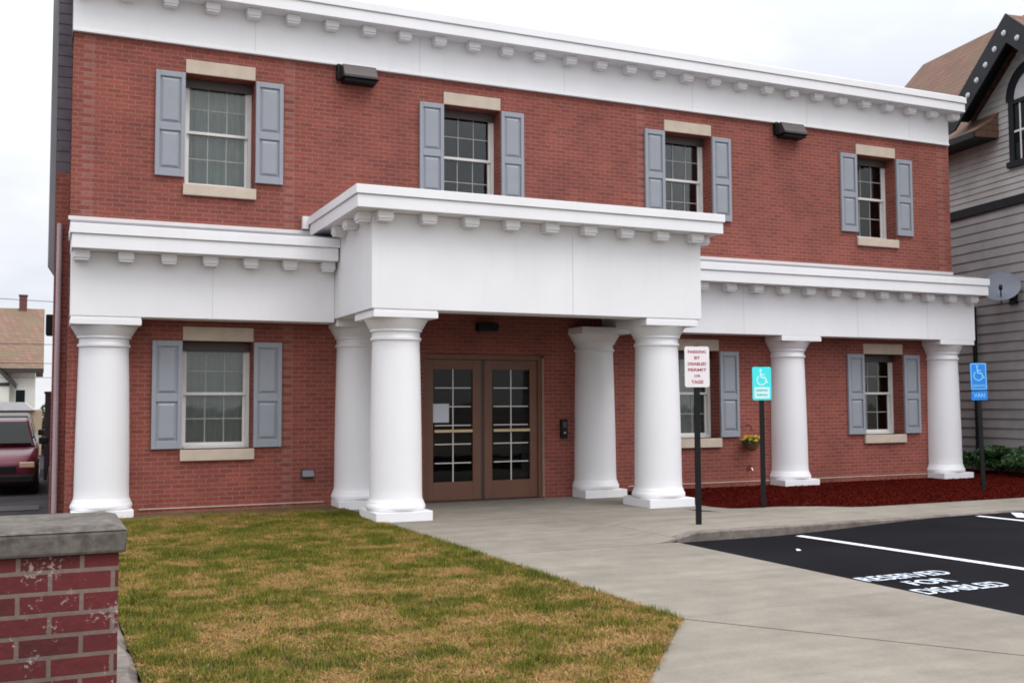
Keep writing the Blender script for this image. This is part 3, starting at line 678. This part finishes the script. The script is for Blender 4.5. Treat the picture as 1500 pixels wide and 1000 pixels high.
# faint lines on the notice are left out: nothing can be read there
t_ = thing('side_wall_light', 'dark lamp fixed to the side wall at the left edge of the building', 'light', (-4.251, 10.2, 3.25))
MB().box(-.22, 0, -.1, .1, -.22, .22).build('housing', 'black', t_, bevel=.02); MB().box(-.2, -.02, -.08, .08, -.245, -.221).build('lens', 'bronze', t_)

# ================================================================== SIGNS
def disc(m_, cx, cz, r, y0, y1, n=20):
    m_.extr([(cx+r*math.cos(2*math.pi*i/n), y0, cz+r*math.sin(2*math.pi*i/n)) for i in range(n)], (0, y1-y0, 0))
def stroke(m_, pts, wd, y0, y1):
    for (x0, z0), (x1, z1) in zip(pts[:-1], pts[1:]):
        dx, dz = x1-x0, z1-z0; l = math.hypot(dx, dz); nx, nz = -dz/l*wd/2, dx/l*wd/2
        m_.extr([(x0+nx, y0, z0+nz), (x0-nx, y0, z0-nz), (x1-nx, y0, z1-nz), (x1+nx, y0, z1+nz)], (0, y1-y0, 0))
def wheelchair(m_, cx, cz, s, y0, y1):
    P = lambda x, z: (cx+x*s, cz+z*s)
    disc(m_, *P(-.08, .46), .085*s, y0, y1)
    stroke(m_, [P(-.08, .34), P(-.05, -.02), P(.22, -.02), P(.34, -.36), P(.44, -.33)], .1*s, y0, y1)
    stroke(m_, [P(-.06, .17), P(.2, .17)], .075*s, y0+.0001, y1)
    stroke(m_, [P(-.02+.32*math.cos(R(a)), -.2+.32*math.sin(R(a))) for a in range(125, 345, 12)], .075*s, y0+.0002, y1)
def plate(m_, w_, z0, z1, r=.025, y0=-.004, y1=0):
    pts = []
    for cx, cz, a0 in ((w_-r, z1-r, 0), (-w_+r, z1-r, 90), (-w_+r, z0+r, 180), (w_-r, z0+r, 270)):
        for k in range(6):
            a = R(a0+18*k); pts.append((cx+r*math.cos(a), y0, cz+r*math.sin(a)))
    m_.extr(pts, (0, y1-y0, 0))
def post(t_, h):
    m_ = MB(); m_.box(-.03, .03, .003, .011, -.1, h).box(-.03, -.022, .011, .036, -.1, h).box(.022, .03, .011, .036, -.1, h)
    p_ = m_.build('post', 'black', t_)
    b_ = MB()
    for zz in (h-.06, h-.40): b_.tube([(0, .011, zz), (0, .02, zz)], .012, 8)
    b_.build('bolts', 'chrome', p_)
t_ = thing('parking_sign', 'white sign with red lettering on a black post by the kerb', 'sign', (2.21, -4.74, walk_z(2.21, -4.74)), R(-14))
post(t_, 2.01); m_ = MB(); plate(m_, .146, 1.54, 2.0); pl = m_.build('panel', 'sign_white', t_, fix=True)
m_ = MB()
for k, (tx, wd, hh) in enumerate((('PARKING', .215, .034), ('BY', .07, .034), ('DISABLED', .22, .034), ('PERMIT', .22, .032), ('OR', .075, .030), ('TAGS', .14, .038))):
    v, f = text_mb(tx, .05, .0008); xs_ = [p[0] for p in v]; zs_ = [p[2] for p in v]; sx = wd/(max(xs_)-min(xs_)); sz = hh/(max(zs_)-min(zs_))
    MB().add([(p[0]*sx, p[1]-.0055, p[2]*sz+1.938-k*.068) for p in v], f).build('text_line', 'sign_red', pl)
t_ = thing('disabled_bay_sign', 'glaring turquoise wheelchair sign on a black post in the mulch', 'sign', (4.36, -3.13, mulch_z(4.36, -3.13)), R(-18))
post(t_, 1.90); m_ = MB(); plate(m_, .132, 1.44, 1.89); pl = m_.build('panel', 'sign_cyan', t_, fix=True)
m_ = MB(); m_.box(-.105, .105, -.0056, -.0045, 1.465, 1.615); wheelchair(m_, 0, 1.75, .20, -.0058, -.0045); bl = m_.build('symbol', 'sign_pale', pl)
m_ = MB()
for k, (tx, wd) in enumerate((('RESERVED', .165), ('PARKING', .15))):
    v, f = text_mb(tx, .04, .0006); xs_ = [p[0] for p in v]; sx = wd/(max(xs_)-min(xs_)); MB().add([(p[0]*sx, p[1]-.0068, p[2]+1.572-k*.062) for p in v], f).build('text_line', 'sign_ink', pl)
t_ = thing('disabled_bay_sign', 'deep blue wheelchair sign on a black post near the grey house', 'sign', (8.72, -2.90, mulch_z(8.72, -2.90)), R(-20)); t_.rotation_euler = (0, R(-1.2), R(-20))
post(t_, 1.97); m_ = MB(); plate(m_, .132, 1.545, 1.965); pl = m_.build('panel', 'sign_blue', t_, fix=True)
m_ = MB(); wheelchair(m_, 0, 1.81, .22, -.0058, -.0045)
for zz in (1.560, 1.950): stroke(m_, [(-.118, zz), (.118, zz)], .012, -.0056, -.0045)
for xx in (-.118, .118): stroke(m_, [(xx, 1.560), (xx, 1.950)], .012, -.0057, -.0045)
v, f = text_mb('RESERVED PARKING', .05, .0006); xs_ = [p[0] for p in v]; sx = .20/(max(xs_)-min(xs_)); m_.add([(p[0]*sx, p[1]-.0055, p[2]+1.61) for p in v], f)
m_.build('symbol', 'lightblue', pl)
m_ = MB(); plate(m_, .13, 1.39, 1.53, .015); p2 = m_.build('lower_panel', 'sign_blue', t_, fix=True)
m_ = MB(); v, f = text_mb('VAN', .09, .0006); m_.add([(p[0], p[1]-.0055, p[2]+1.46) for p in v], f); m_.build('lettering', 'lightblue', p2)

# ================================================================== FOREGROUND PIER
t_ = thing('brick_pier', 'dark red brick gate pier with weathered concrete cap at the lawn corner', 'pier', (-4.61, -10.17, -.5), 0)
MB().box(-.32, .32, -.30, .30, 0, 1.426).build('shaft', 'pier_brick', t_, bevel=.004)
m_ = MB(); n = 9
m_.box(-.345, .345, -.325, .325, 1.428, 1.512); m_.add([(-.345, -.325, 1.512), (.345, -.325, 1.512), (.345, .325, 1.512), (-.345, .325, 1.512), (-.30, -.28, 1.526), (.30, -.28, 1.526), (.30, .28, 1.526), (-.30, .28, 1.526)], [(4, 5, 6, 7), (0, 1, 5, 4), (1, 2, 6, 5), (2, 3, 7, 6), (3, 0, 4, 7)])
m_.build('cap', 'conc_cap', t_, bevel=.012)
# black guard rail across the yard behind the pier
t_ = thing('guard_rail', 'low black guard rail across the yard behind the pier', 'rail', (-6.4, -.62, -.45))
MB().box(-2.6, 2.13, -.03, .03, .50, .575).build('rail', 'black', t_, bevel=.006)
for xx in (-2.4, -.8, .8, 2.05): MB().box(xx-.03, xx+.03, -.025, .025, 0, .498).build('post', 'black', t_)
t_ = MB().box(-.42, .42, -.5, .5, 0, .012).build('drain_cover', 'black', None, (-4.95, 7.3, -.449)); tag(t_, 'black square drain cover in the yard in front of the maroon car', 'drain cover')

# ================================================================== CAR
t_ = thing('parked_car', 'dark maroon car parked nose out beside the brick side wall', 'car', (-5.44, 10.45, -.45), R(0))
def ring(y, hw, z0, z1, r=.12, tuck=.04):
    pts = []
    for cx, cz, a0, rr in ((hw-r, z1-r, 0, r), (-hw+r, z1-r, 90, r), (-hw+.06+tuck, z0+.06, 180, .06), (hw-.06-tuck, z0+.06, 270, .06)):
        for k in range(5):
            a = R(a0+22.5*k); pts.append((cx+rr*math.cos(a), y, cz+rr*math.sin(a)))
    return pts
body = MB().loft([ring(0, .70, .30, .66), ring(.06, .78, .24, .76), ring(.25, .84, .22, .88), ring(.9, .88, .22, .98), ring(1.35, .89, .22, 1.03), ring(3.6, .89, .22, 1.06), ring(4.2, .86, .24, 1.04), ring(4.45, .76, .32, .9)]).build('body', 'maroon', t_, fix=True)
cab = MB().loft([ring(1.2, .80, .98, 1.04, .03, 0), ring(1.95, .68, .98, 1.60, .10, -.06), ring(2.3, .67, .98, 1.66, .10, -.06), ring(3.5, .66, .98, 1.64, .10, -.06), ring(4.2, .76, .98, 1.08, .04, 0)]).build('cabin', 'maroon', t_, fix=True)
m_ = MB(); m_.extr([(-.74, 1.20, 1.085), (.74, 1.20, 1.085), (.60, 1.885, 1.565), (-.60, 1.885, 1.565)], (0, -.012, .012)); m_.build('windscreen', 'car_glass', t_, fix=True)
for sx in (-1, 1):
    m_ = MB(); m_.extr([(sx*.805, 1.55, 1.12), (sx*.80, 3.7, 1.12), (sx*.70, 3.4, 1.54), (sx*.70, 2.05, 1.54)], (sx*.012, 0, .004)); m_.build('side_window', 'car_glass', t_, fix=True)
    m_ = MB(); m_.box(sx*.66-.15, sx*.66+.15, -.012, .06, .60, .72); m_.build('headlight', 'amber', t_, bevel=.02)
    m_ = MB(); m_.box(sx*.98-.10, sx*.98+.10, 1.42, 1.52, 1.06, 1.22); m_.build('mirror', 'black', t_, bevel=.03)
    for yy in (.85, 3.55):
        tw = MB().tube([(sx*.70, yy, .32), (sx*.90, yy, .32)], .32, 28).build('wheel', 'tyre', t_)
        MB().tube([(sx*.895, yy, .32), (sx*.908, yy, .32)], .2, 24).build('rim', 'chrome', tw)
MB().box(-.45, .45, -.02, .05, .50, .64).build('grille', 'black', t_, bevel=.01)
MB().box(-.80, .80, -.06, .10, .27, .46).build('bumper', 'black', t_, bevel=.04)

c2 = copy_tree(t_, None, (-5.46, 16.4, -.45), 0); c2.scale = (1, 1, 1.05); tag(c2, 'black car standing behind the maroon car in the yard')
for ch in c2.children:
    if ch.name.startswith(('body', 'cabin')): ch.material_slots[0].link = 'OBJECT'; ch.material_slots[0].material = M['black_paint']
t_['group'] = c2['group'] = 'cars parked in the side yard'

# ================================================================== LEFT BACKGROUND
t_ = thing('tudor_house', 'cream half-timbered house with brown roof and chimney beyond the yard', 'house', (-9.6, 38, -.45), 0)
MB().box(-6, 4.85, 0, 8, 0, 3.75).build('wall', 'stucco', t_)
m_ = MB(); m_.extr([(-6.4, -.45, 3.62), (-6.4, 4, 6.75), (-6.4, 8.45, 3.62), (-6.4, 8.45, 3.50), (-6.4, 4, 6.6), (-6.4, -.45, 3.50)], (11.6, 0, 0)); rf = m_.build('roof', 'shingle_far', t_, fix=True)
m_ = MB(); m_.box(4.05, 4.4, 3.8, 4.3, 6.5, 7.35).box(4.02, 4.43, 3.77, 4.33, 7.35, 7.42); m_.build('chimney', 'chim', rf)
m_ = MB(); m_.box(-6.4, 5.2, -.52, -.46, 3.45, 3.66); m_.build('fascia', 'timber', rf)
g_ = MB(); g_.add([(-.3, -.7, 3.0), (3.8, -.7, 3.0), (1.75, -.7, 5.2), (-.3, -.05, 3.0), (3.8, -.05, 3.0), (1.75, 2.6, 5.2)], [(0, 1, 2), (0, 3, 4, 1)]); g_.build('gable', 'stucco', t_)
g_ = MB(); g_.box(-.3, 3.8, -.7, -.001, 0, 2.99); g_.build('bay', 'stucco', t_)
for sg in (-1, 1):
    q = MB(); q.extr([(1.75, -.95, 5.38), (1.75+sg*2.35, -.95, 2.92), (1.75+sg*2.35, -.95, 2.70), (1.75, -.95, 5.16)], (0, .12, 0)); q.build('bargeboard', 'timber', t_, fix=True)
    q = MB(); q.add([(1.75, -.96, 5.40), (1.75+sg*2.4, -.96, 2.93), (1.75+sg*2.4, .5, 2.93), (1.75, 3.0, 5.40)], [(0, 1, 2, 3)]); q.build('gable_roof', 'shingle_far', t_)
MB().box(-.3, 3.8, -.74, -.701, 2.85, 3.0).build('timber_beam', 'timber', t_)
wf = MB().box(4.0, 4.5, -.05, -.001, 1.55, 2.75).build('window', 'frame_white', t_); MB().box(4.06, 4.44, -.06, -.051, 1.62, 2.68).build('pane', 'car_glass', wf)
MB().box(3.95, 4.55, -.3, -.061, 1.3, 1.5).build('flower_box', 'timber', t_)
p = RNG.uniform(-1, 1, (200, 3))*np.array([.3, .12, .12])+np.array([4.25, -.2, 1.6]); leafcloud('flowers', 'redflower', t_, p, .06)
t_ = thing('garage', 'low tan garage with a pale flat roof in front of the timbered house', 'garage', (-9.0, 31.0, -.45), 0)
MB().box(-4, 4.55, 0, 5, 0, 1.78).build('wall', 'tan_wall', t_)
m_ = MB(); m_.extr([(-4.2, -.2, 1.782), (4.3, -.2, 1.782), (3.9, -.2, 2.10), (-4.2, -.2, 2.14)], (0, 5.4, 0)); m_.build('roof', 'pale_panel', t_, fix=True)
MB().box(-3.2, 1.5, -.05, -.001, 0, 1.5).build('door', 'pale_panel', t_)
def bush(name, label, cat, loc, rad, n, material, ls, group=None, stem=True):
    t_ = thing(name, label, cat, loc, 0, group); pts = []
    K = 14; cs = RNG.normal(size=(K, 3)); cs /= np.linalg.norm(cs, axis=1)[:, None]; cs *= RNG.uniform(.25, .75, (K, 1)); rs = RNG.uniform(.25, .5, K)
    for c, r in zip(cs, rs):
        a = RNG.normal(size=(n//K, 3)); a /= np.linalg.norm(a, axis=1)[:, None]; pts.append(c+a*r*RNG.uniform(.6, 1.05, (n//K, 1)))
    p = np.concatenate(pts)*np.array(rad)+np.array([0, 0, rad[2]*.98]); p = p[p[:, 2] > .01]
    leafcloud('foliage', material, t_, p, ls)
    m_ = MB()
    for k in range(4):
        a = k*1.6; m_.tube([(.03*math.cos(a), .03*math.sin(a), -.05), (rad[0]*.3*math.cos(a), rad[1]*.3*math.sin(a), rad[2]*.7), (rad[0]*.55*math.cos(a), rad[1]*.55*math.sin(a), rad[2]*1.3)], [.03, .018, .006], 6)
    m_.build('branches', 'wood_dark', t_); return t_
bush('shrub', 'green shrub at the corner of the timbered house', 'shrub', (-4.35, 36.6, -.45), (.5, .5, 1.3), 1600, 'midleaf', .07)
bush('shrub', 'dark red leaved shrub beside the brick side wall', 'shrub', (-3.9, 33.6, -.45), (.5, .5, 1.55), 1800, 'redleaf', .07)
t_ = thing('wooden_post', 'tall dark wooden gate post at the far end of the side wall', 'post', (-4.34, 15.6, -.45))
MB().box(-.085, .085, -.085, .085, 0, 2.25).build('shaft', 'wood_dark', t_, bevel=.01); MB().box(-.11, .11, -.11, .11, 2.252, 2.32).build('cap', 'wood_dark', t_, bevel=.02)
for k, (z0, sag) in enumerate(((4.35, .5), (4.0, .35), (3.3, .3), (2.75, .3))):
    m_ = MB(); pts = []
    for i in range(41):
        q = i/40; pts.append((-60+120*q, 30+2*k, z0+1.1*(1 if k < 1 else 0)+sag*4*(q-.5)**2+.9*(0.5-q)*(k == 0)*4)); 
    m_.tube(pts, .012, 6); o = m_.build('overhead_wire', 'black'); tag(o, ['topmost thin overhead wire crossing the sky left of the building', 'second thin overhead wire just below the topmost one', 'third thin overhead wire passing the roof of the timbered house', 'lowest thin overhead wire near the eaves of the timbered house'][k], 'wire', 'overhead wires')

# ================================================================== NEIGHBOUR HOUSE (right)
H = thing('grey_house', 'grey clapboard house with brown roof and black gable trim beside the brick building', 'house', (13.41, 1.26, 0), R(-9.36))
GS, GA, GF, GW = -1.73, 8.865, 7.47, 1.62              # gable: middle, apex, foot, half width
SL = (GA-GF)/GW
def board_wall(z0, z1, exp, srange, x0=0):
    m_ = MB(); z = z0
    while z < z1-1e-4:
        zt = min(z+exp, z1); r0, r1 = srange(z), srange(zt)
        if r1[1]-r1[0] > .02:
            m_.add([(x0-.022, r0[0], z), (x0-.022, r0[1], z), (x0-.004, r1[1], zt), (x0-.004, r1[0], zt), (x0+.02, r0[0], z), (x0+.02, r0[1], z)], [(1, 0, 3, 2), (0, 1, 5, 4)])
        z += exp
    return m_
S0, S1 = -4.2, 5.6
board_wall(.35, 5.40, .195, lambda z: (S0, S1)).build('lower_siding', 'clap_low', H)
def sr(z):
    if z < 7.0: return (S0, S1)
    k = max(0, (GA-.12-max(z, 7.0))/SL); k = min(k, GW-.05); return (GS-k, GS+k)
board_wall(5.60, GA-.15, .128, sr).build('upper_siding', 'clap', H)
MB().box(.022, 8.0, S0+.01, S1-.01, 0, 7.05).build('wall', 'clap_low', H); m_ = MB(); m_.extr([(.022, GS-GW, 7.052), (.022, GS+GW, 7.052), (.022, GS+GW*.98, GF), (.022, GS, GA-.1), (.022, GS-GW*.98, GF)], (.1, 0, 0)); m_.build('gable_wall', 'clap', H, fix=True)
MB().box(-.03, .021, S0, S1, 0, .35).build('foundation', 'kerb_conc', H)
MB().box(-.06, .021, S0-.02, S1, 5.41, 5.585).build('trim_band', 'navy', H)
# main roof with flared eave and hipped far end
eave = [(-.62, 6.98), (-.2, 7.22), (.3, 7.72), (2.6, 10.47)]
SE = 5.8; m_ = MB(); n = len(eave); XM = 2.6
v = []
for rng, a0, a1 in ((eave[:3], S0-.5, GS-GW-.15), (eave[:3], -.82, None), (eave[2:], S0-.5, None)):
    v = []
    for x, z in rng: v += [(x, a0, z), (x, SE-(x+.62)*.25 if a1 is None else a1, z), (x, a0, z-.05), (x, SE-(x+.62)*.25 if a1 is None else a1, z-.05)]
    m_.add(v, [(4*i, 4*i+4, 4*i+5, 4*i+1) for i in range(len(rng)-1)]+[(4*i+2, 4*i+3, 4*i+7, 4*i+6) for i in range(len(rng)-1)]+[(4*i, 4*i+2, 4*i+6, 4*i+4) for i in range(len(rng)-1)]+[(0, 1, 3, 2)])
v = []
for x, z in eave: v += [(x, SE-(x+.62)*.25, z), (2*XM-x, SE-(x+.62)*.25, z)]
m_.add(v, [(2*i, 2*i+2, 2*i+3, 2*i+1) for i in range(n-1)])
v = []
for x, z in eave: v += [(2*XM-x, S0-.5, z), (2*XM-x, SE-(x+.62)*.25, z)]
m_.add(v, [(2*i, 2*i+1, 2*i+3, 2*i+2) for i in range(n-1)])
rf = m_.build('roof', 'shingle', H)
m_ = MB(); m_.extr([(-.605, -.815, 6.93), (-.2, -.815, 7.165), (-.03, -.815, 7.35), (-.03, -.815, 6.86), (-.605, -.815, 6.86)], (0, .03, 0)); m_.build('eave_return', 'shingle', rf, fix=True)
MB().box(-.60, -.026, -.78, SE-.05, 6.85, 6.905).box(-.64, -.605, -.82, SE-.02, 6.84, 6.97).build('soffit', 'navy', rf)
MB().box(-.60, -.026, S0-.48, -3.5, 6.85, 6.905).build('soffit', 'navy', rf)
# gable roof and barge boards
OH = -.52
for sg in (-1, 1):
    q = MB(); yf = GS+sg*(GW+.18); zf = GF-.18*SL
    q.extr([(OH, GS, GA+.20), (OH, yf, zf+.20), (OH, yf, zf+.14), (OH, GS, GA+.14)], (3.6, 0, 0)); q.build('gable_roof', 'shingle', H, fix=True)
    q = MB(); q.extr([(OH-.04, GS, GA+.215), (OH-.04, yf+sg*.03, zf+.19), (OH-.04, yf+sg*.03, zf-.20), (OH-.04, yf-sg*.22, zf-.16), (OH-.04, GS, GA-.36)], (.045, 0, 0)); q.build('bargeboard', 'navy', H, fix=True)
    q = MB(); q.extr([(OH+.01, GS, GA+.13), (OH+.01, yf, zf+.13), (OH+.01, yf, zf+.10), (OH+.01, GS, GA+.10)], (.50, 0, 0)); q.build('gable_soffit', 'navy', H, fix=True)
    for k in range(5):
        u = (.05 if sg > 0 else .30)+.27*k; c = Vector((OH-.045, GS+sg*u, GA-.12-u*SL)); q = MB()
        q.loft([[(c.x-.03*j, c.y+(.06-.025*j)*math.cos(2*math.pi*i/14), c.z+(.06-.025*j)*math.sin(2*math.pi*i/14)) for i in range(14)] for j in (0, .5, 1)]); q.build('rosette', 'pale_panel', H, fix=True)
# arched window
WC, WZ = -1.78, 7.52
q = MB(); RO, RI = .70, .50; n = 24
po = [(WC-RO, 6.28), (WC+RO, 6.28)]
ring_o = [(-.06, WC+RO*math.cos(math.pi*i/n), WZ+RO*math.sin(math.pi*i/n)) for i in range(n+1)]; ring_i = [(-.06, WC+RI*math.cos(math.pi*i/n), WZ+RI*math.sin(math.pi*i/n)) for i in range(n+1)]
for i in range(n): q.extr([ring_o[i], ring_o[i+1], ring_i[i+1], ring_i[i]], (.055, 0, 0))
for sg in (-1, 1): q.box(-.06, -.005, *sorted((WC+sg*RI, WC+sg*(RO-.06))), 6.28, WZ)
q.box(-.09, -.005, WC-RO, WC+RO, 6.16, 6.28); q.box(-.075, -.005, WC-RI, WC+RI, WZ-.10, WZ-.03)
wf = q.build('arched_window', 'navy', H, fix=True)
q = MB(); q.extr([(-.03, WC+RI*math.cos(math.pi*i/n), WZ+RI*math.sin(math.pi*i/n)) for i in range(n+1)], (.02, 0, 0)); q.build('arch_panel', 'pale_panel', wf, fix=True)
MB().box(-.032, -.024, WC-RI, WC+RI, 6.28, WZ-.1).build('pane', 'car_glass', wf)
q = MB()
for xx in (WC+RI-.17, WC-RI+.17, WC): q.box(-.046, -.033, xx-.018, xx+.018, 6.28, WZ-.1)
q.box(-.047, -.034, WC-RI, WC+RI, 6.85, 6.89); q.build('muntins', 'frame_white', wf)
MB().tube([(-.06, .05, .1), (-.06, .05, 3.45)], .045, 10).build('drainpipe', 'black', H)
# satellite dish
D = thing('satellite_dish', 'slate grey satellite dish on the wall of the grey house', 'satellite dish', (13.41+.1626*-1.12-.35*.9867, 1.26-1.12*.9867+.35*.1626, 3.72), R(-9.36))
def orient(pts, dirv):
    q = Vector(dirv).to_track_quat('Z', 'Y'); return [tuple(q @ Vector(p)) for p in pts]
def lathe_dir(prof, n, dirv, c=(0, 0, 0)):
    k = MB().lathe(prof, n); k.v = [tuple(Vector(p)+Vector(c)) for p in orient(k.v, dirv)]; return k
dv = (-.55, -.62, .56)
dm = lathe_dir([(.001, .0), (.12, .008), (.24, .035), (.36, .08), (.365, .082), (.36, .072), (.24, .025), (.12, -.004), (.001, -.012)], 36, dv)
ds = dm.build('reflector', 'dishgrey', D, fix=True)
dvv = Vector(dv).normalized()
m_ = MB(); m_.tube([tuple(-dvv*.02), (.1, .05, -.16), (.335, .05, -.2)], .022).box(.315, .345, -.06, .16, -.3, -.1); m_.build('mount', 'black', D)
m_ = MB(); m_.tube([(-.02, -.02, -.30), tuple(dvv*.40+Vector((0, 0, -.22)))], .012); e_ = dvv*.40+Vector((0, 0, -.2)); m_.tube([tuple(e_), tuple(e_-dvv*.1)], .035); m_.build('feed_arm', 'black', D)
# shrubs at the foot of the grey house
bush('foundation_shrub', 'low dark green shrub at the foot of the grey siding', 'shrub', (12.72, .25, .12), (.80, .75, .27), 6500, 'leaf', .04)
bush('foundation_shrub', 'small dark shrub behind the blue sign beside the end column', 'shrub', (12.35, 1.1, .12), (.55, .6, .24), 4000, 'leaf', .04)
bush('foundation_shrub', 'larger dark green shrub at the right edge by the grey house', 'shrub', (12.55, -.95, .12), (.80, .85, .30), 6500, 'leaf', .04)
